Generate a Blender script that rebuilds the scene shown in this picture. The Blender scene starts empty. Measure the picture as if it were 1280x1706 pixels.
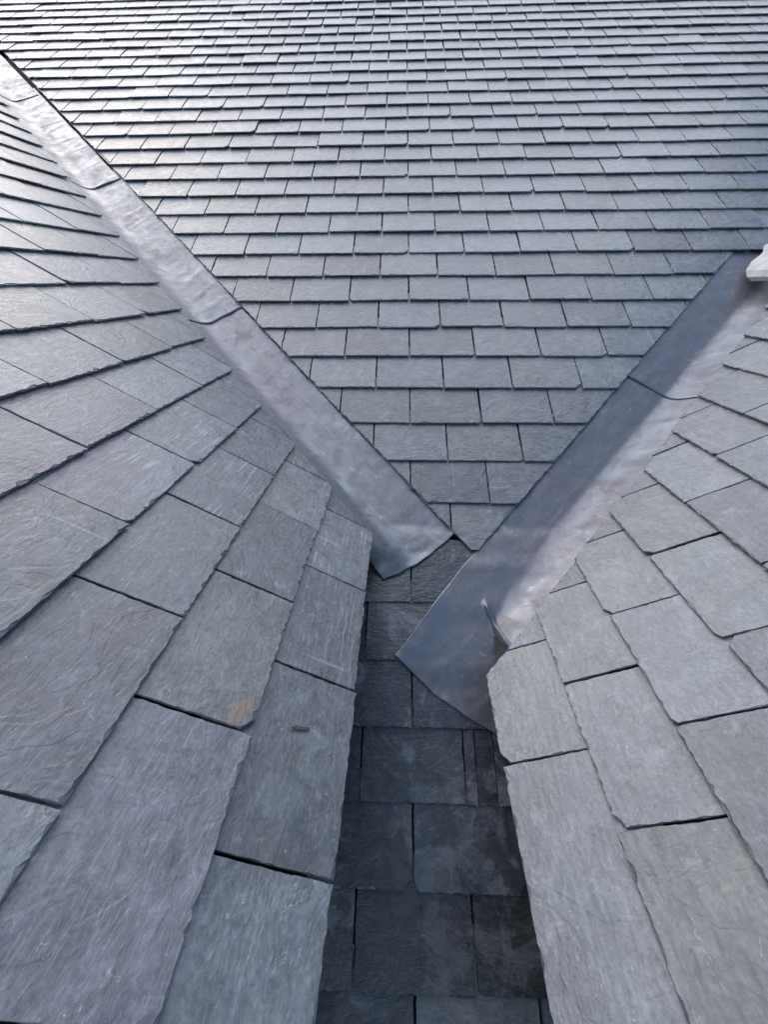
import bpy, math, random
from mathutils import Vector, Matrix, noise
R = math.radians
scene = bpy.context.scene
col = scene.collection
random.seed(7)

# ------------------------------------------------------------------ camera
F_PX = 634.25                                   # focal length in pixels of a 1280 px wide frame
CAM = Vector((-0.04954, -0.15106, 1.21788))
RT = Vector((0.99954, 0.02989, -0.00536)); UP = Vector((-0.01091, 0.51789, 0.85538)); FW = Vector((-0.02834, 0.85493, -0.51797))
cd = bpy.data.cameras.new('camera'); cam = bpy.data.objects.new('camera', cd); col.objects.link(cam)
cd.sensor_fit = 'HORIZONTAL'; cd.sensor_width = 36.0; cd.lens = F_PX * 36.0 / 1280.0
cd.clip_start = 0.02; cd.clip_end = 3000
mw = Matrix.Identity(4)
for i in range(3):
    mw[i][0] = RT[i]; mw[i][1] = UP[i]; mw[i][2] = -FW[i]; mw[i][3] = CAM[i]
cam.matrix_world = mw
scene.camera = cam

# ------------------------------------------------------------------ sky, sun, exposure
SUN_EL, SUN_AZ = 37.0, -38.0                    # azimuth from +Y, positive to the right
SUN_DIR = Vector((math.sin(R(SUN_AZ)) * math.cos(R(SUN_EL)), math.cos(R(SUN_AZ)) * math.cos(R(SUN_EL)), math.sin(R(SUN_EL))))
world = bpy.data.worlds.new('World'); scene.world = world; world.use_nodes = True
wn = world.node_tree; wn.nodes.clear()
sky = wn.nodes.new('ShaderNodeTexSky'); sky.sky_type = 'NISHITA'; sky.sun_disc = False
sky.sun_elevation = R(SUN_EL); sky.sun_rotation = R(SUN_AZ)
sky.air_density = 1.0; sky.dust_density = 1.2; sky.ozone_density = 1.0
bg = wn.nodes.new('ShaderNodeBackground'); bg.inputs['Strength'].default_value = 0.09
wo = wn.nodes.new('ShaderNodeOutputWorld')
wn.links.new(sky.outputs[0], bg.inputs[0]); wn.links.new(bg.outputs[0], wo.inputs[0])
sl = bpy.data.lights.new('sun', 'SUN'); sl.energy = 1.5; sl.angle = R(124); sl.color = (1.0, 0.97, 0.925)
sun = bpy.data.objects.new('sun', sl); col.objects.link(sun)
sun.rotation_euler = SUN_DIR.to_track_quat('Z', 'Y').to_euler(); sun.location = SUN_DIR * 20
vs = scene.view_settings
vs.view_transform = 'Standard'; vs.look = 'None'; vs.exposure = 1.45; vs.gamma = 1.0; vs.use_curve_mapping = False

# ------------------------------------------------------------------ material helpers
def new_mat(name):
    m = bpy.data.materials.new(name); m.use_nodes = True
    nt = m.node_tree; nt.nodes.clear()
    out = nt.nodes.new('ShaderNodeOutputMaterial'); b = nt.nodes.new('ShaderNodeBsdfPrincipled')
    nt.links.new(b.outputs[0], out.inputs[0])
    return m, nt, b
def N(nt, t, **kw):
    n = nt.nodes.new(t)
    for k, v in kw.items(): setattr(n, k, v)
    return n
def plug(nt, sock, v):
    if isinstance(v, bpy.types.NodeSocket): nt.links.new(v, sock)
    else: sock.default_value = v
def math_(nt, op, a, b=0.0, c=0.0, clamp=False):
    n = N(nt, 'ShaderNodeMath', operation=op, use_clamp=clamp)
    for s, v in zip(n.inputs, (a, b, c)): plug(nt, s, v)
    return n.outputs[0]
def vmath(nt, op, a, b=(0, 0, 0)):
    n = N(nt, 'ShaderNodeVectorMath', operation=op)
    plug(nt, n.inputs[0], a)
    if op == 'SCALE': plug(nt, n.inputs['Scale'], b)
    else: plug(nt, n.inputs[1], b)
    return n.outputs[0]
def mapping(nt, v, scale=(1, 1, 1), rot=None):
    n = N(nt, 'ShaderNodeMapping'); plug(nt, n.inputs['Vector'], v); n.inputs['Scale'].default_value = scale
    if rot is not None: plug(nt, n.inputs['Rotation'], rot)
    return n.outputs[0]
def noise_(nt, v, scale, detail=4, rough=0.55, dist=0.0, w=None):
    n = N(nt, 'ShaderNodeTexNoise', noise_dimensions='4D' if w is not None else '3D')
    plug(nt, n.inputs['Vector'], v); n.inputs['Scale'].default_value = scale
    n.inputs['Detail'].default_value = detail; n.inputs['Roughness'].default_value = rough; n.inputs['Distortion'].default_value = dist
    if w is not None: plug(nt, n.inputs['W'], w)
    return n.outputs['Fac']
def ramp(nt, f, a, b, lo=0.0, hi=1.0):
    n = N(nt, 'ShaderNodeMapRange', interpolation_type='SMOOTHSTEP')
    plug(nt, n.inputs['Value'], f); n.inputs['From Min'].default_value = a; n.inputs['From Max'].default_value = b
    n.inputs['To Min'].default_value = lo; n.inputs['To Max'].default_value = hi
    return n.outputs[0]
def mix(nt, f, a, b):
    n = N(nt, 'ShaderNodeMix', data_type='RGBA')
    plug(nt, n.inputs[0], f)
    for s, v in ((n.inputs[6], a), (n.inputs[7], b)):
        if isinstance(v, tuple) and len(v) == 3: v = v + (1,)
        plug(nt, s, v)
    return n.outputs[2]

# ------------------------------------------------------------------ slate
def slate_material(name):
    m, nt, b = new_mat(name)
    at = N(nt, 'ShaderNodeAttribute', attribute_name='loc')
    oi = N(nt, 'ShaderNodeObjectInfo')
    sep = N(nt, 'ShaderNodeSeparateXYZ'); nt.links.new(at.outputs['Vector'], sep.inputs[0])
    seed = math_(nt, 'FRACT', math_(nt, 'ADD', sep.outputs[2], oi.outputs['Random']))
    seed2 = math_(nt, 'FRACT', math_(nt, 'MULTIPLY', seed, 37.17))
    seed3 = math_(nt, 'FRACT', math_(nt, 'MULTIPLY', seed, 113.7))
    cmb = N(nt, 'ShaderNodeCombineXYZ'); nt.links.new(sep.outputs[0], cmb.inputs[0]); nt.links.new(sep.outputs[1], cmb.inputs[1])
    nt.links.new(math_(nt, 'MULTIPLY', seed, 43.0), cmb.inputs[2])          # every slate cuts its own slice of the noise
    p = cmb.outputs[0]
    rot = N(nt, 'ShaderNodeCombineXYZ'); nt.links.new(math_(nt, 'MULTIPLY_ADD', seed2, 1.2, -0.35), rot.inputs[2])
    rot2 = N(nt, 'ShaderNodeCombineXYZ'); nt.links.new(math_(nt, 'MULTIPLY_ADD', seed3, 2.4, -0.3), rot2.inputs[2])
    def chan(n):
        q = N(nt, 'ShaderNodeSeparateColor'); nt.links.new(n.outputs['Color'], q.inputs[0]); return q.outputs
    def tex(v, sc, det, rgh, dist):
        n = N(nt, 'ShaderNodeTexNoise'); plug(nt, n.inputs['Vector'], v); n.inputs['Scale'].default_value = sc
        n.inputs['Detail'].default_value = det; n.inputs['Roughness'].default_value = rgh; n.inputs['Distortion'].default_value = dist
        return n
    A = tex(p, 6.0, 4, 0.6, 0.9); a_r, a_g, a_b = chan(A)
    B = tex(p, 26.0, 5, 0.66, 0.7); b_r, b_g, b_b = chan(B)
    grain = tex(mapping(nt, p, (14, 46, 1), rot.outputs[0]), 1.8, 6, 0.70, 1.3).outputs['Fac']
    scr = tex(mapping(nt, p, (8, 150, 1), rot2.outputs[0]), 1.3, 3, 0.6, 0.4).outputs['Fac']
    fine = tex(p, 150, 4, 0.75, 0.3).outputs['Fac']
    hue = math_(nt, 'ADD', math_(nt, 'MULTIPLY', seed2, 0.5), math_(nt, 'MULTIPLY', a_r, 0.7))
    c = mix(nt, ramp(nt, hue, 0.25, 0.55), SLATE_GREEN, SLATE_BLUE)
    c = mix(nt, ramp(nt, hue, 0.55, 0.95), c, SLATE_PLUM)
    odd = math_(nt, 'FRACT', math_(nt, 'MULTIPLY', seed, 217.3))
    c = mix(nt, ramp(nt, odd, 0.76, 0.98, 0.0, 0.45), c, (0.158, 0.159, 0.148))
    c = mix(nt, ramp(nt, odd, 0.16, 0.02, 0.0, 0.8), c, (0.098, 0.104, 0.122))
    val = math_(nt, 'MULTIPLY_ADD', seed3, 0.40, 0.80)
    val = math_(nt, 'MULTIPLY', val, ramp(nt, b_r, 0.30, 0.70, 0.78, 1.24))
    val = math_(nt, 'MULTIPLY', val, ramp(nt, grain, 0.34, 0.66, 0.86, 1.14))
    val = math_(nt, 'MULTIPLY', val, ramp(nt, a_g, 0.3, 0.7, 0.88, 1.12))
    val = math_(nt, 'MULTIPLY', val, ramp(nt, fine, 0.3, 0.7, 0.80, 1.20))
    hsv = N(nt, 'ShaderNodeHueSaturation'); plug(nt, hsv.inputs['Value'], val); nt.links.new(c, hsv.inputs['Color'])
    c = hsv.outputs[0]
    # chalky scuffs, scratches, grit, a few earthy stains
    oc = N(nt, 'ShaderNodeSeparateColor'); nt.links.new(oi.outputs['Color'], oc.inputs[0])
    mark = math_(nt, 'SUBTRACT', 1.0, oc.outputs[0]); rust = math_(nt, 'SUBTRACT', 1.0, oc.outputs[1])    # walked-on slates; one iron stain
    patch = ramp(nt, math_(nt, 'MULTIPLY_ADD', mark, 0.07, a_b), 0.52, 0.70)
    scuff = math_(nt, 'MULTIPLY', patch, ramp(nt, scr, 0.50, 0.70))
    scuff = math_(nt, 'MULTIPLY', scuff, math_(nt, 'MULTIPLY_ADD', mark, 0.55, ramp(nt, seed2, 0.35, 1.0, 0.05, 0.6)), clamp=True)
    # thin wandering scratches: level lines of a noise, shown only in patches
    def hair(n_, level, wdt, msk):
        d = math_(nt, 'ABSOLUTE', math_(nt, 'SUBTRACT', n_, level))
        return math_(nt, 'MULTIPLY', ramp(nt, d, wdt, wdt * 0.25), msk)
    curl = tex(mapping(nt, p, (1.0, 2.6, 1), rot2.outputs[0]), 15.0, 3, 0.55, 1.6); k_r, k_g, k_b = chan(curl)
    hl = hair(k_r, 0.5, 0.010, ramp(nt, k_g, 0.55, 0.64))
    dark = hair(k_b, 0.46, 0.010, ramp(nt, b_b, 0.54, 0.62))
    c = mix(nt, math_(nt, 'MULTIPLY', dark, 0.55), c, (0.04, 0.043, 0.05))
    c = mix(nt, math_(nt, 'MULTIPLY', hl, 0.5), c, (0.42, 0.43, 0.44))
    c = mix(nt, scuff, c, (0.45, 0.46, 0.455))
    rs = math_(nt, 'MULTIPLY', math_(nt, 'MULTIPLY', rust, ramp(nt, k_g, 0.52, 0.64)), math_(nt, 'MULTIPLY', ramp(nt, sep.outputs[1], 0.075, 0.03), ramp(nt, sep.outputs[0], -0.03, -0.07)))
    c = mix(nt, math_(nt, 'MULTIPLY', rs, 0.5), c, (0.26, 0.165, 0.09))
    # pale lime runs down the slope, on some slates only
    run = tex(mapping(nt, p, (1.0, 0.05, 1)), 60.0, 2, 0.6, 0.0).outputs['Fac']
    rm = math_(nt, 'MULTIPLY', ramp(nt, run, 0.62, 0.70), ramp(nt, a_b, 0.42, 0.56))
    rm = math_(nt, 'MULTIPLY', rm, ramp(nt, math_(nt, 'FRACT', math_(nt, 'MULTIPLY', seed, 71.3)), 0.66, 0.84, 0.0, 0.36))
    c = mix(nt, rm, c, (0.40, 0.41, 0.42))
    c = mix(nt, ramp(nt, b_g, 0.55, 0.72, 0.0, 0.45), c, (0.30, 0.315, 0.325))
    sp = math_(nt, 'MULTIPLY', ramp(nt, fine, 0.64, 0.72), ramp(nt, b_b, 0.48, 0.60))
    c = mix(nt, math_(nt, 'MULTIPLY', sp, 0.8), c, (0.6, 0.6, 0.6))
    st = math_(nt, 'MULTIPLY', ramp(nt, a_g, 0.60, 0.74), ramp(nt, seed, 0.5, 0.9, 0.0, 0.6))
    c = mix(nt, st, c, (0.20, 0.175, 0.14))
    da = N(nt, 'ShaderNodeAttribute', attribute_name='damp_shade')  # channel slates: wet patches, plus the channel's shade painted into their colour
    wet_shade = math_(nt, 'MULTIPLY', da.outputs['Fac'], ramp(nt, math_(nt, 'ADD', a_r, math_(nt, 'MULTIPLY', b_r, 0.25)), 0.62, 0.74, 1.0, 0.35))
    hs2 = N(nt, 'ShaderNodeHueSaturation'); plug(nt, hs2.inputs['Value'], ramp(nt, wet_shade, 0, 1, 1.0, 0.42)); plug(nt, hs2.inputs['Saturation'], ramp(nt, wet_shade, 0, 1, 1.0, 1.25)); nt.links.new(c, hs2.inputs['Color'])
    nt.links.new(hs2.outputs[0], b.inputs['Base Color'])
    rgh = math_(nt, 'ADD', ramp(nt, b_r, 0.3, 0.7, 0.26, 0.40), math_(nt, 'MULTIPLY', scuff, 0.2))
    nt.links.new(math_(nt, 'MULTIPLY', rgh, ramp(nt, wet_shade, 0, 1, 1.0, 0.6)), b.inputs['Roughness'])
    b.inputs['IOR'].default_value = 1.5; b.inputs['Specular IOR Level'].default_value = 0.8
    stp = math_(nt, 'MULTIPLY', a_g, 9.0)
    fl = math_(nt, 'FLOOR', stp); step = math_(nt, 'ADD', fl, ramp(nt, math_(nt, 'SUBTRACT', stp, fl), 0.80, 1.0))
    h = math_(nt, 'MULTIPLY', step, 0.40)
    h = math_(nt, 'ADD', h, math_(nt, 'MULTIPLY', grain, 1.6))
    h = math_(nt, 'ADD', h, math_(nt, 'MULTIPLY', b_r, 0.8))
    h = math_(nt, 'ADD', h, math_(nt, 'MULTIPLY', fine, 0.10))
    h = math_(nt, 'ADD', h, math_(nt, 'MULTIPLY', a_r, 2.6))
    bp = N(nt, 'ShaderNodeBump'); bp.inputs['Strength'].default_value = 0.55; bp.inputs['Distance'].default_value = 0.0016
    nt.links.new(h, bp.inputs['Height']); nt.links.new(bp.outputs[0], b.inputs['Normal'])
    return m
SLATE_GREEN, SLATE_BLUE, SLATE_PLUM = (0.136, 0.147, 0.147), (0.128, 0.141, 0.157), (0.143, 0.140, 0.160)
M_SLATE = slate_material('riven_slate')

def lead_material():
    m, nt, b = new_mat('weathered_lead')
    tc = N(nt, 'ShaderNodeTexCoord'); at = N(nt, 'ShaderNodeAttribute', attribute_name='loc')
    p = at.outputs['Vector']
    big = noise_(nt, p, 4.5, 5, 0.6, 0.8); mid = noise_(nt, p, 16, 6, 0.62, 0.7)
    streak = noise_(nt, mapping(nt, p, (3, 26, 1)), 1.8, 5, 0.6, 0.8)
    fine = noise_(nt, p, 120, 4, 0.6)
    c = mix(nt, ramp(nt, big, 0.34, 0.68), (0.178, 0.198, 0.222), (0.186, 0.182, 0.204))
    c = mix(nt, ramp(nt, mid, 0.42, 0.66, 0, 0.65), c, (0.13, 0.128, 0.142))
    c = mix(nt, ramp(nt, streak, 0.54, 0.76, 0, 0.35), c, (0.34, 0.352, 0.365))
    blot = ramp(nt, noise_(nt, p, 30, 6, 0.72, 1.2), 0.55, 0.70, 0, 0.6)
    blot = math_(nt, 'MULTIPLY', blot, ramp(nt, noise_(nt, p, 6, 3, 0.6, 0.8), 0.42, 0.60))
    c = mix(nt, blot, c, (0.40, 0.412, 0.425))
    c = mix(nt, ramp(nt, noise_(nt, mapping(nt, p, (1, 1, 1), (0, 0, 1.1)), 8, 4, 0.65, 0.9), 0.56, 0.80, 0, 0.5), c, (0.175, 0.168, 0.155))
    scr = noise_(nt, mapping(nt, p, (60, 5, 1), (0, 0, 0.6)), 1.5, 3, 0.6, 0.2)
    c = mix(nt, ramp(nt, scr, 0.68, 0.78, 0, 0.22), c, (0.62, 0.62, 0.62))
    nt.links.new(c, b.inputs['Base Color'])
    b.inputs['Metallic'].default_value = 0.5
    nt.links.new(math_(nt, 'ADD', ramp(nt, mid, 0.35, 0.68, 0.26, 0.40), ramp(nt, big, 0.35, 0.65, 0.0, 0.14)), b.inputs['Roughness'])
    h = math_(nt, 'ADD', math_(nt, 'MULTIPLY', mid, 1.0), math_(nt, 'MULTIPLY', fine, 0.12))
    h = math_(nt, 'ADD', h, math_(nt, 'MULTIPLY', big, 1.6))
    bp = N(nt, 'ShaderNodeBump'); bp.inputs['Strength'].default_value = 0.4; bp.inputs['Distance'].default_value = 0.003
    nt.links.new(h, bp.inputs['Height']); nt.links.new(bp.outputs[0], b.inputs['Normal'])
    return m
M_LEAD = lead_material()
def simple_mat(name, c1, c2, scale, rough, metal=0.0, bump=0.002):
    m, nt, b = new_mat(name)
    tc = N(nt, 'ShaderNodeTexCoord')
    f = noise_(nt, tc.outputs['Object'], scale, 5, 0.6, 0.3)
    nt.links.new(mix(nt, ramp(nt, f, 0.3, 0.7), c1, c2), b.inputs['Base Color'])
    b.inputs['Roughness'].default_value = rough; b.inputs['Metallic'].default_value = metal
    bp = N(nt, 'ShaderNodeBump'); bp.inputs['Strength'].default_value = 0.5; bp.inputs['Distance'].default_value = bump
    nt.links.new(f, bp.inputs['Height']); nt.links.new(bp.outputs[0], b.inputs['Normal'])
    return m
M_DECK = simple_mat('dark_underlay', (0.018, 0.018, 0.02), (0.035, 0.034, 0.034), 14, 0.85)
M_WALL = simple_mat('slate_grey_cladding', (0.05, 0.052, 0.058), (0.085, 0.085, 0.09), 9, 0.7)
M_RENDER = simple_mat('pale_render', (0.55, 0.53, 0.48), (0.66, 0.64, 0.6), 6, 0.85)
M_WHITE = simple_mat('white_painted_metal', (0.36, 0.36, 0.34), (0.52, 0.52, 0.49), 16, 0.6)
M_STRAW = simple_mat('dry_straw', (0.42, 0.36, 0.25), (0.55, 0.48, 0.36), 60, 0.8)
M_RUST = simple_mat('reddish_needle', (0.30, 0.12, 0.07), (0.42, 0.2, 0.12), 80, 0.7)
M_CHIP = simple_mat('dark_slate_chip', (0.035, 0.037, 0.042), (0.07, 0.072, 0.08), 60, 0.6)
M_GRASS = simple_mat('lawn', (0.045, 0.075, 0.03), (0.07, 0.10, 0.04), 0.8, 0.95, 0, 0.05)

# ------------------------------------------------------------------ object helpers
def tag(o, label=None, cat=None, group=None, kind=None):
    for k, v in (('label', label), ('category', cat), ('group', group), ('kind', kind)):
        if v: o[k] = v
    return o
def empty(name, loc):
    o = bpy.data.objects.new(name, None); col.objects.link(o); o.location = loc; o.empty_display_size = 0.1
    return o
def mesh(name, vs_, fs, mat, locs=None, smooth=False):
    me = bpy.data.meshes.new(name); me.from_pydata([tuple(v) for v in vs_], [], fs)
    if mat: me.materials.append(mat)
    if locs is not None:
        a = me.attributes.new('loc', 'FLOAT_VECTOR', 'POINT')
        a.data.foreach_set('vector', [x for l in locs for x in l])
    if smooth: me.polygons.foreach_set('use_smooth', [True] * len(me.polygons))
    me.update()
    return me
def link(name, me, parent=None, mat4=None):
    o = bpy.data.objects.new(name, me); col.objects.link(o)
    if parent is not None:
        o.parent = parent; o.matrix_parent_inverse = Matrix.Translation(-parent.location)
    if mat4 is not None: o.matrix_basis = mat4
    return o
def box_mesh(name, c0, c1, mat):
    (x0, y0, z0), (x1, y1, z1) = c0, c1
    v = [(x0, y0, z0), (x1, y0, z0), (x1, y1, z0), (x0, y1, z0), (x0, y0, z1), (x1, y0, z1), (x1, y1, z1), (x0, y1, z1)]
    f = [(0, 3, 2, 1), (4, 5, 6, 7), (0, 1, 5, 4), (1, 2, 6, 5), (2, 3, 7, 6), (3, 0, 4, 7)]
    return mesh(name, v, f, mat)

# ------------------------------------------------------------------ planes of the three slopes
P_MAIN, G_MAIN, WID = 0.606367, 0.155411, 0.25
class Plane:
    def __init__(s, o, ea, eb):
        s.o = Vector(o); s.ea = Vector(ea).normalized(); s.eb = Vector(eb).normalized(); s.n = s.ea.cross(s.eb).normalized()
    def at(s, a, b, h=0.0): return s.o + s.ea * a + s.eb * b + s.n * h
    def frame(s, a, b, rz=0.0, h=0.0):
        m = Matrix.Identity(4); ca, sa = math.cos(rz), math.sin(rz)
        x = s.ea * ca + s.eb * sa; y = s.eb * ca - s.ea * sa; p = s.at(a, b, h)
        for i in range(3): m[i][0] = x[i]; m[i][1] = y[i]; m[i][2] = s.n[i]; m[i][3] = p[i]
        return m
MAIN = Plane((0, 0, 0), (1, 0, 0), (0, math.cos(P_MAIN), math.sin(P_MAIN)))
DL = Vector((0.01079, 0.99994, 0)); UL = Vector((-0.83073, 0.00897, 0.5566))
DR = Vector((0.03272, 0.99946, 0)); UR = Vector((0.84192, -0.02756, 0.5389))
LEFT = Plane((-0.116784, 0, 0.598684), DL, UL)
RIGHT = Plane((0.160622, 0, 0.403775), -DR, UR)          # a runs towards the viewer
def to_px(p):
    d = p - CAM; z = d.dot(FW)
    if z < 0.05: return None
    return 640 + F_PX * d.dot(RT) / z, 853 - F_PX * d.dot(UP) / z, z

# ------------------------------------------------------------------ one slate
TH, DROP = 0.0058, 0.0096                       # thickness; fall of the face from butt to the next course's butt
def clip(poly, A, B, C, tagname):               # keep A*a + B*b <= C; poly = [(a, b, tag of edge to next)]
    out = []
    for i in range(len(poly)):
        p, q = poly[i], poly[(i + 1) % len(poly)]
        dp = A * p[0] + B * p[1] - C; dq = A * q[0] + B * q[1] - C
        if dp <= 0:
            if dq <= 0: out.append(p)
            else:
                out.append(p); t = dp / (dp - dq)
                out.append((p[0] + (q[0] - p[0]) * t, p[1] + (q[1] - p[1]) * t, tagname))
        elif dq <= 0:
            t = dp / (dp - dq)
            out.append((p[0] + (q[0] - p[0]) * t, p[1] + (q[1] - p[1]) * t, p[2]))
    return out
def area(poly): return 0.5 * sum(p[0] * q[1] - q[0] * p[1] for p, q in zip(poly, poly[1:] + poly[:1]))
def slate_geom(poly, gauge, rnd, fine=0.009, chip=1.0, seed=0.0):
    """poly in local coordinates with the butt at b = 0, counter-clockwise, edge tags b, s, t, c."""
    base, tags = [], []
    n = len(poly)
    for i in range(n):
        p, q = poly[i], poly[(i + 1) % n]
        L = math.hypot(q[0] - p[0], q[1] - p[1])
        if L < 1e-5: continue
        k = 1 if p[2] == 't' else max(1, int(L / (fine * (1.0 if p[2] == 'b' else 1.25))))
        for j in range(k):
            t = j / k
            if 0 < j: t += rnd.uniform(-0.3, 0.3) / k
            base.append((p[0] + (q[0] - p[0]) * t, p[1] + (q[1] - p[1]) * t)); tags.append(p[2])
    m = len(base)
    cx = sum(p[0] for p in base) / m; cy = sum(p[1] for p in base) / m
    nx = rnd.uniform(0, 90); ins, inn, mid, low = [], [], [], []
    for i in range(m):
        p0, p1, p2 = base[i - 1], base[i], base[(i + 1) % m]
        dx, dy = p2[0] - p0[0], p2[1] - p0[1]; l = math.hypot(dx, dy) or 1
        nxv, nyv = -dy / l, dx / l
        t = tags[i]
        if t == 't' and tags[i - 1] == 't': jit, cut = 0, 0.0006
        else:
            wv = noise.noise((nx + i * 0.23, 3.1, 0))
            jit = 0.0010 * wv + rnd.uniform(-0.0005, 0.0005)
            big = max(0.0, noise.noise((nx + i * 0.31, 9.7, 1)) - 0.30)
            cut = (0.0008 + rnd.random() ** 3.0 * 0.0042 + big * 0.016) * chip
            if t == 's': cut = cut * 0.38; jit *= 0.7
            if t == 'c': cut *= 1.25; jit *= 2.0
        bi = 0.0004 if t == 's' else 0.0012
        q = (p1[0] + nxv * (bi + jit), p1[1] + nyv * (bi + jit))
        mid.append(q)
        inn.append((q[0] + nxv * cut, q[1] + nyv * cut))
        low.append((q[0] + nxv * 0.0008, q[1] + nyv * 0.0008))
    k = DROP / gauge
    vs_ = [(x, y, -y * k) for x, y in inn]
    vs_ += [(x, y, -y * k - TH * rnd.uniform(0.35, 0.62)) for x, y in mid]
    vs_ += [(x, y, -y * k - TH) for x, y in low]
    fs = [tuple(range(m)), tuple(range(3 * m - 1, 2 * m - 1, -1))]
    for i in range(m):
        j = (i + 1) % m
        fs.append((i, m + i, m + j, j)); fs.append((m + i, 2 * m + i, 2 * m + j, m + j))
    locs = [(v[0], v[1], seed) for v in vs_]
    return vs_, fs, locs
def full_poly(w, length, rnd, corners=True):
    """rectangle with, now and then, a broken bottom corner"""
    h = w / 2
    p = []
    cl = rnd.uniform(0.006, 0.022) if corners and rnd.random() < 0.22 else 0
    cr = rnd.uniform(0.006, 0.022) if corners and rnd.random() < 0.22 else 0
    if cl: p += [(-h, cl * rnd.uniform(0.6, 1.3), 'b'), (-h + cl, 0, 'b')]
    else: p += [(-h, 0, 'b')]
    if cr: p += [(h - cr, 0, 'b'), (h, cr * rnd.uniform(0.6, 1.3), 's')]
    else: p += [(h, 0, 's')]
    p += [(h, length, 't'), (-h, length, 's')]
    return p
GAP = 0.0026
def variants(count, gauge, fine, rnd, chip=1.0, gap=GAP):
    out = []
    for i in range(count):
        g = slate_geom(full_poly(WID - gap, gauge * 1.42, rnd), gauge, rnd, fine, chip, i * 0.0)
        out.append(mesh('slate', g[0], g[1], M_SLATE, g[2]))
    return out
def lay_slate(plane, root, var, a, b, gauge, cuts, rnd, fine, chip=1.0, width=WID, jitter=1.0, ln=1.42, damp_shade=0.0, dz=0.0):
    """a = centre of the slate along the course, b = its butt; cuts = half planes in plane coordinates"""
    poly = full_poly(width - GAP, gauge * ln, rnd)
    cutdone = ln != 1.42 or damp_shade > 0; a0 = area(poly)
    for (A, B, C) in cuts:
        poly2 = clip(poly, A, B, C - A * a - B * b, 'c')
        if len(poly2) < 3: return None
        if abs(area(poly2) - area(poly)) > 1e-7: cutdone = True
        poly = poly2
    if area(poly) < 0.0006: return None
    rz = rnd.gauss(0, 0.0035) * jitter; h = rnd.gauss(0, 0.0007) * jitter; db = rnd.gauss(0, 0.0018) * jitter
    if not cutdone and abs(width - WID) < 1e-6 and var: me = rnd.choice(var)
    else:
        g = slate_geom(poly, gauge, rnd, fine, chip, rnd.random())
        me = mesh('slate', g[0], g[1], M_SLATE, g[2])
        if damp_shade: me.attributes.new('damp_shade', 'FLOAT', 'POINT').data.foreach_set('value', [damp_shade] * len(g[0]))
    fr = plane.frame(a, b + db, rz, h + dz) @ Matrix.Rotation(rnd.gauss(0, 0.004) * jitter, 4, 'Y') @ Matrix.Rotation(rnd.gauss(0, 0.004) * jitter, 4, 'X')
    return link('slate', me, root, fr)

# ------------------------------------------------------------------ ground and house body
def sheet(name, x0, x1, y0, y1, z, mat):
    return mesh(name, [(x0, y0, z), (x1, y0, z), (x1, y1, z), (x0, y1, z)], [(0, 1, 2, 3)], mat)
tag(link('ground', sheet('ground', -1500, 1500, -1500, 1500, -5.0, M_GRASS)), kind='structure')

# cut lines of the slates, in the coordinates of each slope (keep A*a + B*b <= C)
ML_S, MR_S = -1.2066, 1.137
CUT_ML = (ML_S, -1.0, ML_S * 0.179 - 0.933)             # b >= .933 + ML_S*(a-.179)
CUT_MR = (MR_S, -1.0, MR_S * 0.206 - 0.937)
CUT_L = (1.253, -1.0, 1.253 * 0.745)                    # b >= 1.253*(y-.745)
CUT_R = (-1.19, -1.0, 1.19 * 0.440)                     # a = -y

# ---------------- main slope
main_root = empty('main_roof', (0, 0, 0))
tag(main_root, 'broad slate roof slope rising to the top of the picture between two lead valleys', 'roof', kind='thing')
S_TOP, X_MAX = 6.35, 4.6
def slope_box(name, plane, pts, h0, h1, mat, root):
    n = len(pts)
    v = [plane.at(a, b, h0) for a, b in pts] + [plane.at(a, b, h1) for a, b in pts]
    f = [tuple(range(n - 1, -1, -1)), tuple(range(n, 2 * n))] + [(i, (i + 1) % n, n + (i + 1) % n, n + i) for i in range(n)]
    return link(name, mesh(name, v, f, mat), root)
slope_box('deck', MAIN, [(-X_MAX, -0.75), (X_MAX, -0.75), (X_MAX, S_TOP), (-X_MAX, S_TOP)], -0.075, -0.034, M_DECK, main_root)
top = MAIN.at(0, S_TOP)
BACK = Plane((0, top.y, top.z), (-1, 0, 0), (0, -math.cos(P_MAIN), math.sin(P_MAIN)))
slope_box('back_slope', BACK, [(-X_MAX, -6.5), (X_MAX, -6.5), (X_MAX, 0), (-X_MAX, 0)], -0.05, -0.01, M_WALL, main_root)
e0 = MAIN.at(0, -0.75)
link('house_wall', box_mesh('house_wall', (-X_MAX + 0.2, e0.y + 0.25, -5.0), (X_MAX - 0.2, 2 * top.y - e0.y - 0.6, e0.z - 0.02), M_RENDER), main_root)

rnd = random.Random(11)
cells = []
for i in range(-4, int(S_TOP / G_MAIN)):
    b0 = i * G_MAIN
    off = 0.5 if i % 2 == 0 else 0.0
    for j in range(-19, 19):
        a = (j + off + 0.5) * WID
        if i >= 6:
            cuts = [CUT_ML, CUT_MR] if i < 15 else [CUT_ML]
            if i >= 30: cuts = []
        elif i >= 3:
            cuts = [(-1, 0, 0.20), (1, 0, 0.27 + max(0.0, (b0 - 0.70)) * 0.6)]
        else: cuts = [(-1, 0, 0.235), (1, 0, 0.34)]
        if abs(a) > X_MAX - 0.1: continue
        # quick reject and size in the picture
        q = to_px(MAIN.at(a, b0 + G_MAIN / 2))
        inside = all(A * a + B * (b0 + G_MAIN) <= C + 0.17 for A, B, C in cuts)
        if not inside: continue
        vis = q is not None and -60 < q[0] < 1340 and -30 < q[1] < 1760
        cells.append((0 if vis else 1, q[2] if q else 9, i, a, b0, cuts))
cells.sort(key=lambda c: (c[0], c[1]))
near_var = variants(24, G_MAIN, 0.0085, rnd, gap=0.0042)
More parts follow.
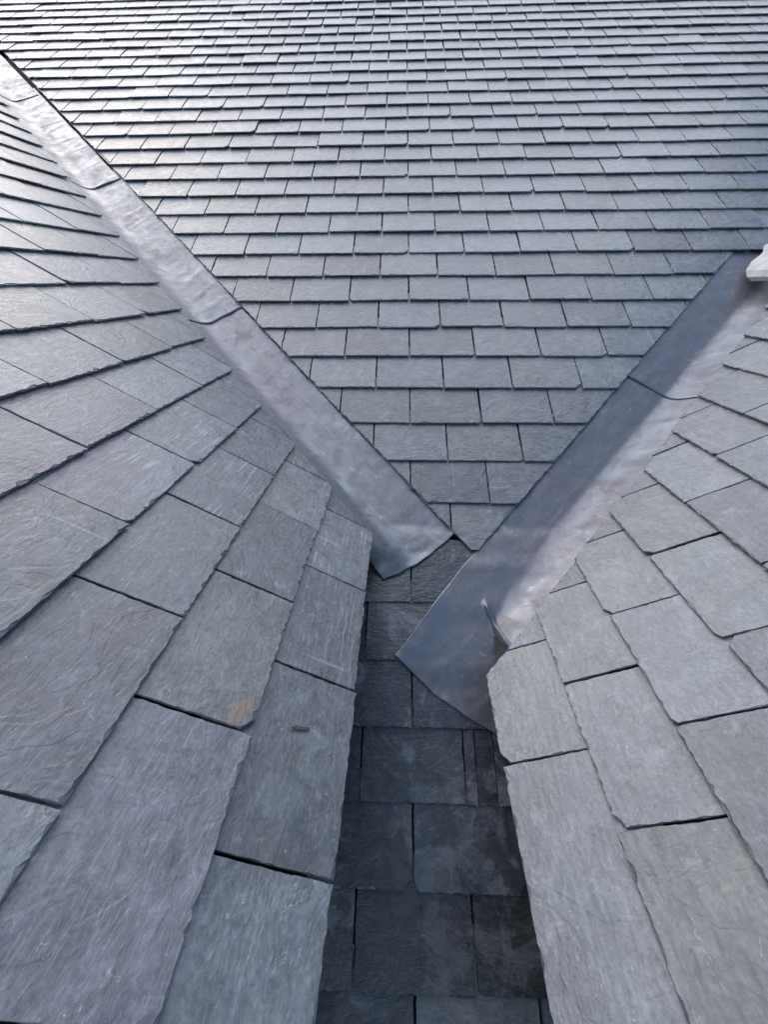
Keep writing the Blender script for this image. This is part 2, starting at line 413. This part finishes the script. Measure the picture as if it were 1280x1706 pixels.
far_geo = [slate_geom(full_poly(WID - 0.0062, G_MAIN * 1.42, rnd), G_MAIN, rnd, 0.021, 1.25) for _ in range(14)]
count = 0; sv, sf, slc = [], [], []
for vis, z, i, a, b0, cuts in cells:
    if count < 300 and vis == 0:
        # the cracked slate in the channel is three slivers
        if i == 2 and 0.125 < a < 0.3:
            for (x0, x1) in ((0.1262, 0.1525), (0.1532, 0.1985), (0.1992, 0.335)):
                o = lay_slate(MAIN, main_root, None, (x0 + x1) / 2, b0, G_MAIN, cuts, rnd, 0.007, 0.5, x1 - x0 + GAP, 0.4, damp_shade=1.0)
                count += 1 if o else 0
            continue
        o = lay_slate(MAIN, main_root, near_var, a, b0, G_MAIN, cuts, rnd, 0.0085, ln=1.26 if i == 5 else 1.42, jitter=0.25 if 3 <= i <= 5 else 0.6 if i < 3 else 1.0, damp_shade=1.0 if i <= 5 else 0.0, dz=-0.003 if i == 5 else 0.0)  # channel courses get the damp and the painted shade
        if o: count += 1
    else:
        poly = full_poly(WID - GAP, G_MAIN * 1.42, rnd); p0 = area(poly); dead = False; cutdone = False
        for (A, B, C) in cuts:
            p2 = clip(poly, A, B, C - A * a - B * b0, 'c')
            if len(p2) < 3: dead = True; break
            if abs(area(p2) - area(poly)) > 1e-7: cutdone = True
            poly = p2
        if dead or area(poly) < 0.0006: continue
        g = slate_geom(poly, G_MAIN, rnd, 0.02, 1.2) if cutdone else rnd.choice(far_geo)
        fr = MAIN.frame(a, b0 + rnd.gauss(0, 0.002), rnd.gauss(0, 0.0045), rnd.gauss(0, 0.0007)) @ Matrix.Rotation(rnd.gauss(0, 0.004), 4, 'Y') @ Matrix.Rotation(rnd.gauss(0, 0.004), 4, 'X'); sd = rnd.random(); k = len(sv)
        sv += [fr @ Vector(v) for v in g[0]]; slc += [(l[0], l[1], sd) for l in g[2]]
        sf += [tuple(k + x for x in f) for f in g[1]]
o = link('slates', mesh('slates', sv, sf, M_SLATE, slc), main_root); o['kind'] = 'stuff'
print('main slates', count, 'stuff verts', len(sv))

# ---------------- the two wings
def wing(name, plane, sgn, t0, g, y0, cut, ncourse, ymin, seed, label, valley_dir, eave_y, ridge_b):
    rnd = random.Random(seed)
    root = empty(name, plane.at(0, 0)); tag(root, label, 'roof', kind='thing')
    var = variants(14, g, 0.0075, rnd)
    n = 0
    for k in range(ncourse):
        b0 = 0.0 if k == 0 else t0 + g * (k - 1)
        gg = t0 if k == 0 else g
        off = 0.5 if k % 2 == 0 else 0.0
        for j in range(-8, 16):
            y = y0 + (j + off + 0.5) * WID
            if y < ymin or y > 0.75 + b0 / 1.1 + 0.3: continue
            far = y > 1.6
            if sgn < 0 and k == 0 and j in (-2, -3):            # one double-width slate closes the eave nearest the viewer
                if j == -2:
                    lay_slate(plane, root, None, sgn * (y - WID / 2), b0, gg, [cut], rnd, 0.0075, width=2 * WID, jitter=0.5); n += 1
                continue
            o = lay_slate(plane, root, var, sgn * y, b0, gg, [cut], rnd, 0.012 if far else 0.0075)
            if o:
                n += 1
                if sgn > 0:                                    # the left wing was walked on: scuffs near the valley
                    q = to_px(plane.at(y, b0 + gg / 2))
                    if q and 200 < q[0] < 640 and 480 < q[1] < 1200: o.color = (random.Random(int(y * 1000) + k).uniform(0.0, 0.6), 1, 1, 1)
                    if q and abs(q[0] - 365) < 50 and abs(q[1] - 1085) < 60: o.color = (0.1, 0, 1, 1)
    print(name, n)
    # deck up to the valley line
    vy = lambda b: eave_y + b * valley_dir
    pts = [(ymin - 0.1, 0.03), (vy(0.03) , 0.03), (vy(ridge_b), ridge_b), (ymin - 0.1, ridge_b)]
    pts = [(sgn * p[0], p[1]) for p in pts]
    if sgn < 0: pts = pts[::-1]
    slope_box('deck', plane, pts, -0.07, -0.032, M_DECK, root)
    return root
# ridge heights measured up the slope
RB_L, RB_R = 3.42, 1.575
left_root = wing('wing_roof', LEFT, 1, 0.152806, 0.16003, 0.383155, CUT_L, 21, -0.75, 21,
                 'slate roof slope of the left wing, its slates scuffed with pale scratches', 1 / 1.175, 0.863, RB_L)
right_root = wing('wing_roof', RIGHT, -1, 0.159262, 0.147448, 0.362766, CUT_R, 10, -0.75, 33,
                  'paler slate roof slope of the right wing, topped by a white ridge cap', 1 / 1.11, 0.5822, RB_R)

def cheek(plane, sgn, root, y_end, inset):
    """upright cladding below the eave, down to the main slope"""
    off = -inset if sgn > 0 else inset
    v = []
    for y in (-0.85, y_end):
        p = plane.at(sgn * y, 0.03, -0.04); x = p.x + off
        zb = math.tan(P_MAIN) * y - 0.03
        for xx in (x, x + off * 6):
            v += [(xx, y, zb), (xx, y, max(zb + 0.01, p.z + (0.02 if xx != x else 0)))]
    f = [(0, 4, 5, 1), (2, 3, 7, 6), (0, 1, 3, 2), (4, 6, 7, 5), (1, 5, 7, 3)]
    link('cheek_wall', mesh('cheek_wall', v, f, M_WALL), root)
cheek(LEFT, 1, left_root, 0.83, 0.10)
cheek(RIGHT, -1, right_root, 0.56, 0.15)
def far_slope(plane, sgn, root, rb, ymin, ymax):
    p = plane.at(0, rb)
    u = Vector((-plane.eb.x, -plane.eb.y, plane.eb.z))
    v = []
    for y in (ymin, ymax):
        q = plane.at(sgn * y, rb, -0.02)
        for t in (0, -rb):
            for h in (0, -0.04): v.append(q + u * t + Vector((0, 0, h)))
    f = [(0, 4, 6, 2), (1, 3, 7, 5), (0, 2, 3, 1), (4, 5, 7, 6), (0, 1, 5, 4), (2, 6, 7, 3)]
    link('far_slope', mesh('far_slope', v, f, M_WALL), root)
far_slope(LEFT, 1, left_root, RB_L, -0.85, 3.7)
far_slope(RIGHT, -1, right_root, RB_R, -0.85, 2.0)

# ------------------------------------------------------------------ lead valleys
def smax(a, b, k):
    h = max(0.0, min(1.0, 0.5 + 0.5 * (a - b) / k))
    return b + (a - b) * h + k * h * (1 - h)
def sstep(a, b, x):
    t = max(0.0, min(1.0, (x - a) / (b - a))); return t * t * (3 - 2 * t)
def lead_sheet(root, plane, v0, vd, side, t_lo, t_hi, lift, yc, seed, u_main, u_wing, end=None, wrinkles=(), foot=False):
    """v0, vd: foot and direction of the valley in (x, s) of the main slope; u > 0 lies on the wing's side."""
    pu = Vector((-vd.y, vd.x)) * (1 if side < 0 else -1)      # across the valley, towards the wing
    nn = plane.n; dn = nn.dot(MAIN.n)
    nu = 84 if foot else 34; L = t_hi - t_lo
    fine_rows = 110 if foot else 0                      # dense rows over the dressed foot
    nt = fine_rows + max(8, int(L / 0.012))
    vs_, locs = [], []
    for r in range(nt + 1):
        for c in range(nu + 1):
            t_ref = -0.2 + 0.36 * r / fine_rows if foot and r < fine_rows else 1.0
            uw = u_wing + (0.10 * (1 - sstep(-0.14, -0.01, t_ref)) if foot and side > 0 else 0.0)
            um = u_main
            if foot and side > 0:
                tr = t_ref if r < fine_rows else 0.16 + (t_hi - 0.16) * (r - fine_rows) / (nt - fine_rows)
                um = 0.120 + 0.022 * sstep(-0.2, 0.17, tr) + 0.06 * sstep(0.18, 0.26, tr) + 0.002 * noise.noise((tr * 14, 5.0, seed))
            u = -um + (um + uw) * c / nu
            te = (t_lo + 0.0025 * noise.noise((u * 25, 1.0, seed))) if end is None else end(u) + 0.003 * noise.noise((u * 30, 1.0, seed))
            if foot:
                if r <= fine_rows: t = te + (0.16 - te) * r / fine_rows
                else: t = 0.16 + (t_hi - 0.16) * (r - fine_rows) / (nt - fine_rows)
            else: t = te + (t_hi - te) * r / nt
            q = v0 + vd * t + pu * u
            x, s = q.x, q.y
            w = MAIN.at(x, s)
            # base height on the main slope: under the slates above the apex, on top of them below it
            if s > 0.936: hm = -0.0078 - 0.0035 * min(1.0, (s - 0.936) / 0.045) - 0.006 * sstep(0.978, 1.02, s)
            else:
                fr = (s / G_MAIN) % 1.0
                saw = -DROP * (fr - sstep(0.55, 1.0, fr))
                hm = 0.0022 + saw * 0.55
                hm += (-0.0078 - hm) * sstep(0.87, 0.936, s)
            hw = -nn.dot(w - plane.o) / dn - 0.020 / dn
            lip = 0.0
            if foot:
                if side > 0:                            # the wing's half of the sheet stops at a pinched, dressed edge
                    dd = t - (0.047 - 0.59 * u) + 0.006 * noise.noise((u * 40, 2.0, seed))
                    wgt = sstep(-0.007, 0.006, dd)
                    lip = 0.011 * math.exp(-((dd - 0.006) / 0.007) ** 2) * sstep(-0.04, -0.015, u)
                else: wgt = sstep(yc - 0.035, yc + 0.075, w.y)
                hw = hw * wgt + (hm - 0.05) * (1 - wgt)
            kk = 0.035
            h = smax(hm, hw, kk if not (foot and side > 0) else 0.012 + 0.023 * sstep(0.02, 0.15, t)) + lip
            # soft hand-dressed undulation
            nz = noise.noise((t * 5 + seed, u * 9, seed)) * 0.0022 + noise.noise((t * 17 + seed, u * 22, 4.0)) * 0.0009
            h += nz * (0.35 + 0.65 * min(1.0, abs(u) / 0.05)) * (1 - 0.7 * sstep(0.05, 0.09, u))
            if not foot: h += 0.0012 * math.exp(-((t - t_lo) / 0.010) ** 2)            # lap edge stands a little proud
            else:                                                                    # hand-beaten foot, edge slightly lifted
                near = 1 - sstep(0.0, 0.16, t - te)
                h += near * (0.0035 * noise.noise((t * 9, u * 14, seed + 3)) + 0.0016 * noise.noise((t * 34, u * 38, seed + 6))) + 0.002 * math.exp(-((t - te) / 0.012) ** 2)
            for (wt, wu0, wu1, amp, wid, slant) in wrinkles:
                d = (t - wt - slant * (u - wu0)) / wid
                if abs(d) < 3 and min(wu0, wu1) - 0.03 < u < max(wu0, wu1) + 0.03:
                    h += amp * math.exp(-d * d) * sstep(min(wu0, wu1) - 0.03, min(wu0, wu1) + 0.02, u) * (1 - sstep(max(wu0, wu1) - 0.02, max(wu0, wu1) + 0.03, u))
            vs_.append(MAIN.at(x, s, h + lift)); locs.append((t + seed * 3, u, seed))
    fs = []
    for r in range(nt):
        for c in range(nu):
            a = r * (nu + 1) + c; f = (a, a + 1, a + nu + 2, a + nu + 1)
            fs.append(f if side > 0 else f[::-1])
    me = mesh('lead_sheet', vs_, fs, M_LEAD, locs, True)
    # make sure the faces look up
    if me.polygons[0].normal.dot(MAIN.n) < 0: me.flip_normals()
    o = link('lead_sheet', me, root)
    sm = o.modifiers.new('thickness', 'SOLIDIFY'); sm.thickness = 0.0026; sm.offset = -1
    return o
def valley_xs(plane):
    d = MAIN.n.cross(plane.n).normalized()
    if d.z < 0: d = -d
    e = plane.ea
    q = plane.o + e * (-(plane.o.dot(MAIN.n)) / e.dot(MAIN.n))
    return Vector((q.x, q.dot(MAIN.eb))), Vector((d.x, d.dot(MAIN.eb))).normalized()
VL0, VLD = valley_xs(LEFT); VR0, VRD = valley_xs(RIGHT)
def tu(v0, vd, side, x, s):
    pu = Vector((-vd.y, vd.x)) * (1 if side < 0 else -1); d = Vector((x, s)) - v0
    return d.dot(vd), d.dot(pu)
def end_curve(v0, vd, side, pts):
    k = sorted([(lambda r: (r[1], r[0]))(tu(v0, vd, side, *p)) for p in pts])
    def f(u):
        if u <= k[0][0]: return k[0][1]
        for (u0, t0), (u1, t1) in zip(k, k[1:]):
            if u <= u1: return t0 + (t1 - t0) * sstep(0, 1, (u - u0) / (u1 - u0)) if False else t0 + (t1 - t0) * (u - u0) / (u1 - u0)
        return k[-1][1]
    return f
lv = empty('lead_valley', MAIN.at(VL0.x, VL0.y))
tag(lv, 'long grey lead valley running from the upper left edge down to the channel', 'valley flashing')
wl = [(0.9, -0.12, -0.01, 0.003, 0.012, -0.5)]
rw = random.Random(5)
wr1 = [(1.2 + k * 0.1 + rw.uniform(-0.05, 0.05), -0.14, -0.035, rw.uniform(0.0002, 0.0024), rw.uniform(0.006, 0.014), rw.uniform(-0.5, -0.1)) for k in range(12)]
wr2 = [(2.5 + k * 0.11 + rw.uniform(-0.06, 0.06), -0.14, -0.03, rw.uniform(0.0002, 0.0022), rw.uniform(0.008, 0.02), rw.uniform(-0.6, 0.1)) for k in range(12)]
eL = end_curve(VL0, VLD, -1, [(0.135, 0.990), (0.118, 0.974), (0.065, 0.925), (0.009, 0.884), (-0.05, 0.853), (-0.11, 0.832), (-0.20, 0.82)])
LT = [1.11, 2.40, 3.70, 5.0]
lead_sheet(lv, LEFT, VL0, VLD, -1, -0.2, LT[0] + 0.12, 0.0, 0.70, 1.7, 0.155, 0.115, eL, [], True)
lead_sheet(lv, LEFT, VL0, VLD, -1, LT[0], LT[1] + 0.12, 0.003, 0.5, 2.9, 0.17, 0.105, None, wr1)
lead_sheet(lv, LEFT, VL0, VLD, -1, LT[1], LT[2] + 0.12, 0.005, 0.5, 4.3, 0.16, 0.105, None, wr2)
lead_sheet(lv, LEFT, VL0, VLD, -1, LT[2], LT[3], 0.007, 0.5, 5.7, 0.15, 0.105, None, [])
rv = empty('lead_valley', MAIN.at(VR0.x, VR0.y))
tag(rv, 'shorter lead valley on the right, half dark and half bright, with a pinched foot', 'valley flashing')
eR = end_curve(VR0, VRD, 1, [(-0.065, 0.652), (-0.05, 0.638), (0.01, 0.585), (0.074, 0.532), (0.13, 0.498), (0.19, 0.468), (0.26, 0.43)])
RT_ = [1.10, 2.15]
wrr = [(1.20, 0.025, 0.055, 0.006, 0.010, 0.4), (1.27, 0.03, 0.055, 0.004, 0.012, 0.5), (1.5, 0.02, 0.055, 0.003, 0.012, 0.3), (1.72, 0.02, 0.055, 0.003, 0.014, 0.3)]
wrl = [(0.42, 0.02, 0.055, 0.003, 0.012, 0.4), (0.62, 0.02, 0.055, 0.0025, 0.012, 0.4), (0.8, 0.02, 0.055, 0.0025, 0.016, 0.5), (0.95, 0.02, 0.055, 0.003, 0.012, 0.4)]
lead_sheet(rv, RIGHT, VR0, VRD, 1, -0.2, RT_[0] + 0.12, 0.0, 0.475, 7.7, 0.205, 0.112, eR, wrl, True)
lead_sheet(rv, RIGHT, VR0, VRD, 1, RT_[0], RT_[1], 0.003, 0.4, 8.9, 0.18, 0.108, None, wrr)

# ------------------------------------------------------------------ white ridge cap of the right wing
def ridge_cap(root, y0):
    """moulded ridge tile, one length per 0.45 m: flat lip, sloping wing, rolled crown; the far end is mitred to the main slope"""
    half = [(-0.146, 1.225), (-0.140, 1.249), (-0.132, 1.257), (-0.104, 1.281), (-0.058, 1.305), (-0.042, 1.316), (-0.037, 1.327), (-0.030, 1.338), (-0.017, 1.345)]
    prof = half + [(0.0, 1.347)] + [(-x, z) for x, z in half[::-1]]
    inner = [(x * 0.93, z - 0.014) for x, z in prof]
    n = len(prof)
    ends = [y0] + [y0 + (1.745 - y0) * k / 5 for k in range(1, 5)] + [1.745]
    for e in range(5):
        v = []
        for ya, mit in ((ends[e] + (0.002 if e else 0), 0.0), (ends[e + 1], 1.2 if e == 4 else 0.0)):
            for pr_ in (prof, inner):
                for x, z in pr_:
                    y = ya + mit * (z - 1.227); v.append((1.545 + x + 0.0327 * (y - 1.85), y, z - 0.002 * (e % 2)))
        f = []
        for i in range(n - 1):
            f += [(i, i + 1, 2 * n + i + 1, 2 * n + i), (n + i, 3 * n + i, 3 * n + i + 1, n + i + 1), (2 * n + i, 2 * n + i + 1, 3 * n + i + 1, 3 * n + i), (i, n + i, n + i + 1, i + 1)]
        f += [(0, 2 * n, 3 * n, n), (n - 1, 2 * n - 1, 4 * n - 1, 3 * n - 1)]
        o = link('ridge_cap', mesh('ridge_cap', v, f, M_WHITE), root)
        if e == 4: o['label'] = 'white ridge cap butting against the main slope'
ridge_cap(right_root, -0.85)

# ------------------------------------------------------------------ small loose things
def tube(name, pts, r, mat, label, cat):
    vs_, fs = [], []; k = 6
    for i, p in enumerate(pts):
        d = (pts[min(i + 1, len(pts) - 1)] - pts[max(i - 1, 0)]).normalized()
        s = d.cross(Vector((0.3, 0.2, 0.93))).normalized(); t = s.cross(d)
        rr = r * (0.55 if i in (0, len(pts) - 1) else 1.0)
        for j in range(k):
            a = 2 * math.pi * j / k; vs_.append(p + s * math.cos(a) * rr + t * math.sin(a) * rr)
    for i in range(len(pts) - 1):
        for j in range(k):
            fs.append((i * k + j, i * k + (j + 1) % k, (i + 1) * k + (j + 1) % k, (i + 1) * k + j))
    fs += [tuple(range(k - 1, -1, -1)), tuple((len(pts) - 1) * k + j for j in range(k))]
    return tag(link(name, mesh(name, vs_, fs, mat, None, True)), label, cat)
def on_main(px, py, h=0.0):
    d = FW * F_PX + RT * (px - 640) - UP * (py - 853)
    t = (MAIN.at(0, 0, h) - CAM).dot(MAIN.n) / d.dot(MAIN.n); return CAM + d * t
def on_left(px, py, h=0.0):
    d = FW * F_PX + RT * (px - 640) - UP * (py - 853)
    t = (LEFT.at(0, 0, h) - CAM).dot(LEFT.n) / d.dot(LEFT.n); return CAM + d * t
tube('straw', [on_main(917, 697, 0.001), on_main(922, 692, 0.003), on_main(929, 686, 0.005), on_main(928, 694, 0.004), on_main(926, 703, 0.002)], 0.0011, M_STRAW,
     'bent bit of pale straw caught on the main slope', 'straw')
tube('pine_needle', [on_main(680, 1176, -0.004), on_main(681, 1192, -0.001), on_main(680, 1212, 0.002)], 0.0014, M_RUST,
     'reddish needle standing in the slate joint below the right lead', 'needle')
tube('pine_needle', [on_main(788, 1540, -0.006), on_main(789, 1560, -0.004), on_main(792, 1590, -0.006)], 0.0012, M_RUST,
     'tan needle in the dark joint near the bottom of the channel', 'needle')
def chip_mesh(name, pts, h, label):
    n = len(pts); v = [p for p in pts] + [p + LEFT.n * h for p in pts]
    f = [tuple(range(n - 1, -1, -1)), tuple(range(n, 2 * n))] + [(i, (i + 1) % n, n + (i + 1) % n, n + i) for i in range(n)]
    return tag(link(name, mesh(name, v, f, M_CHIP)), label, 'chip')
chip_mesh('slate_chip', [on_left(x, y, -0.0035) for x, y in ((484, 1211), (490, 1215), (500, 1216), (515, 1217), (516, 1212), (503, 1211), (494, 1208), (489, 1211))][::-1], 0.0014,
          'small dark sliver of slate lying on the left wing near the channel')
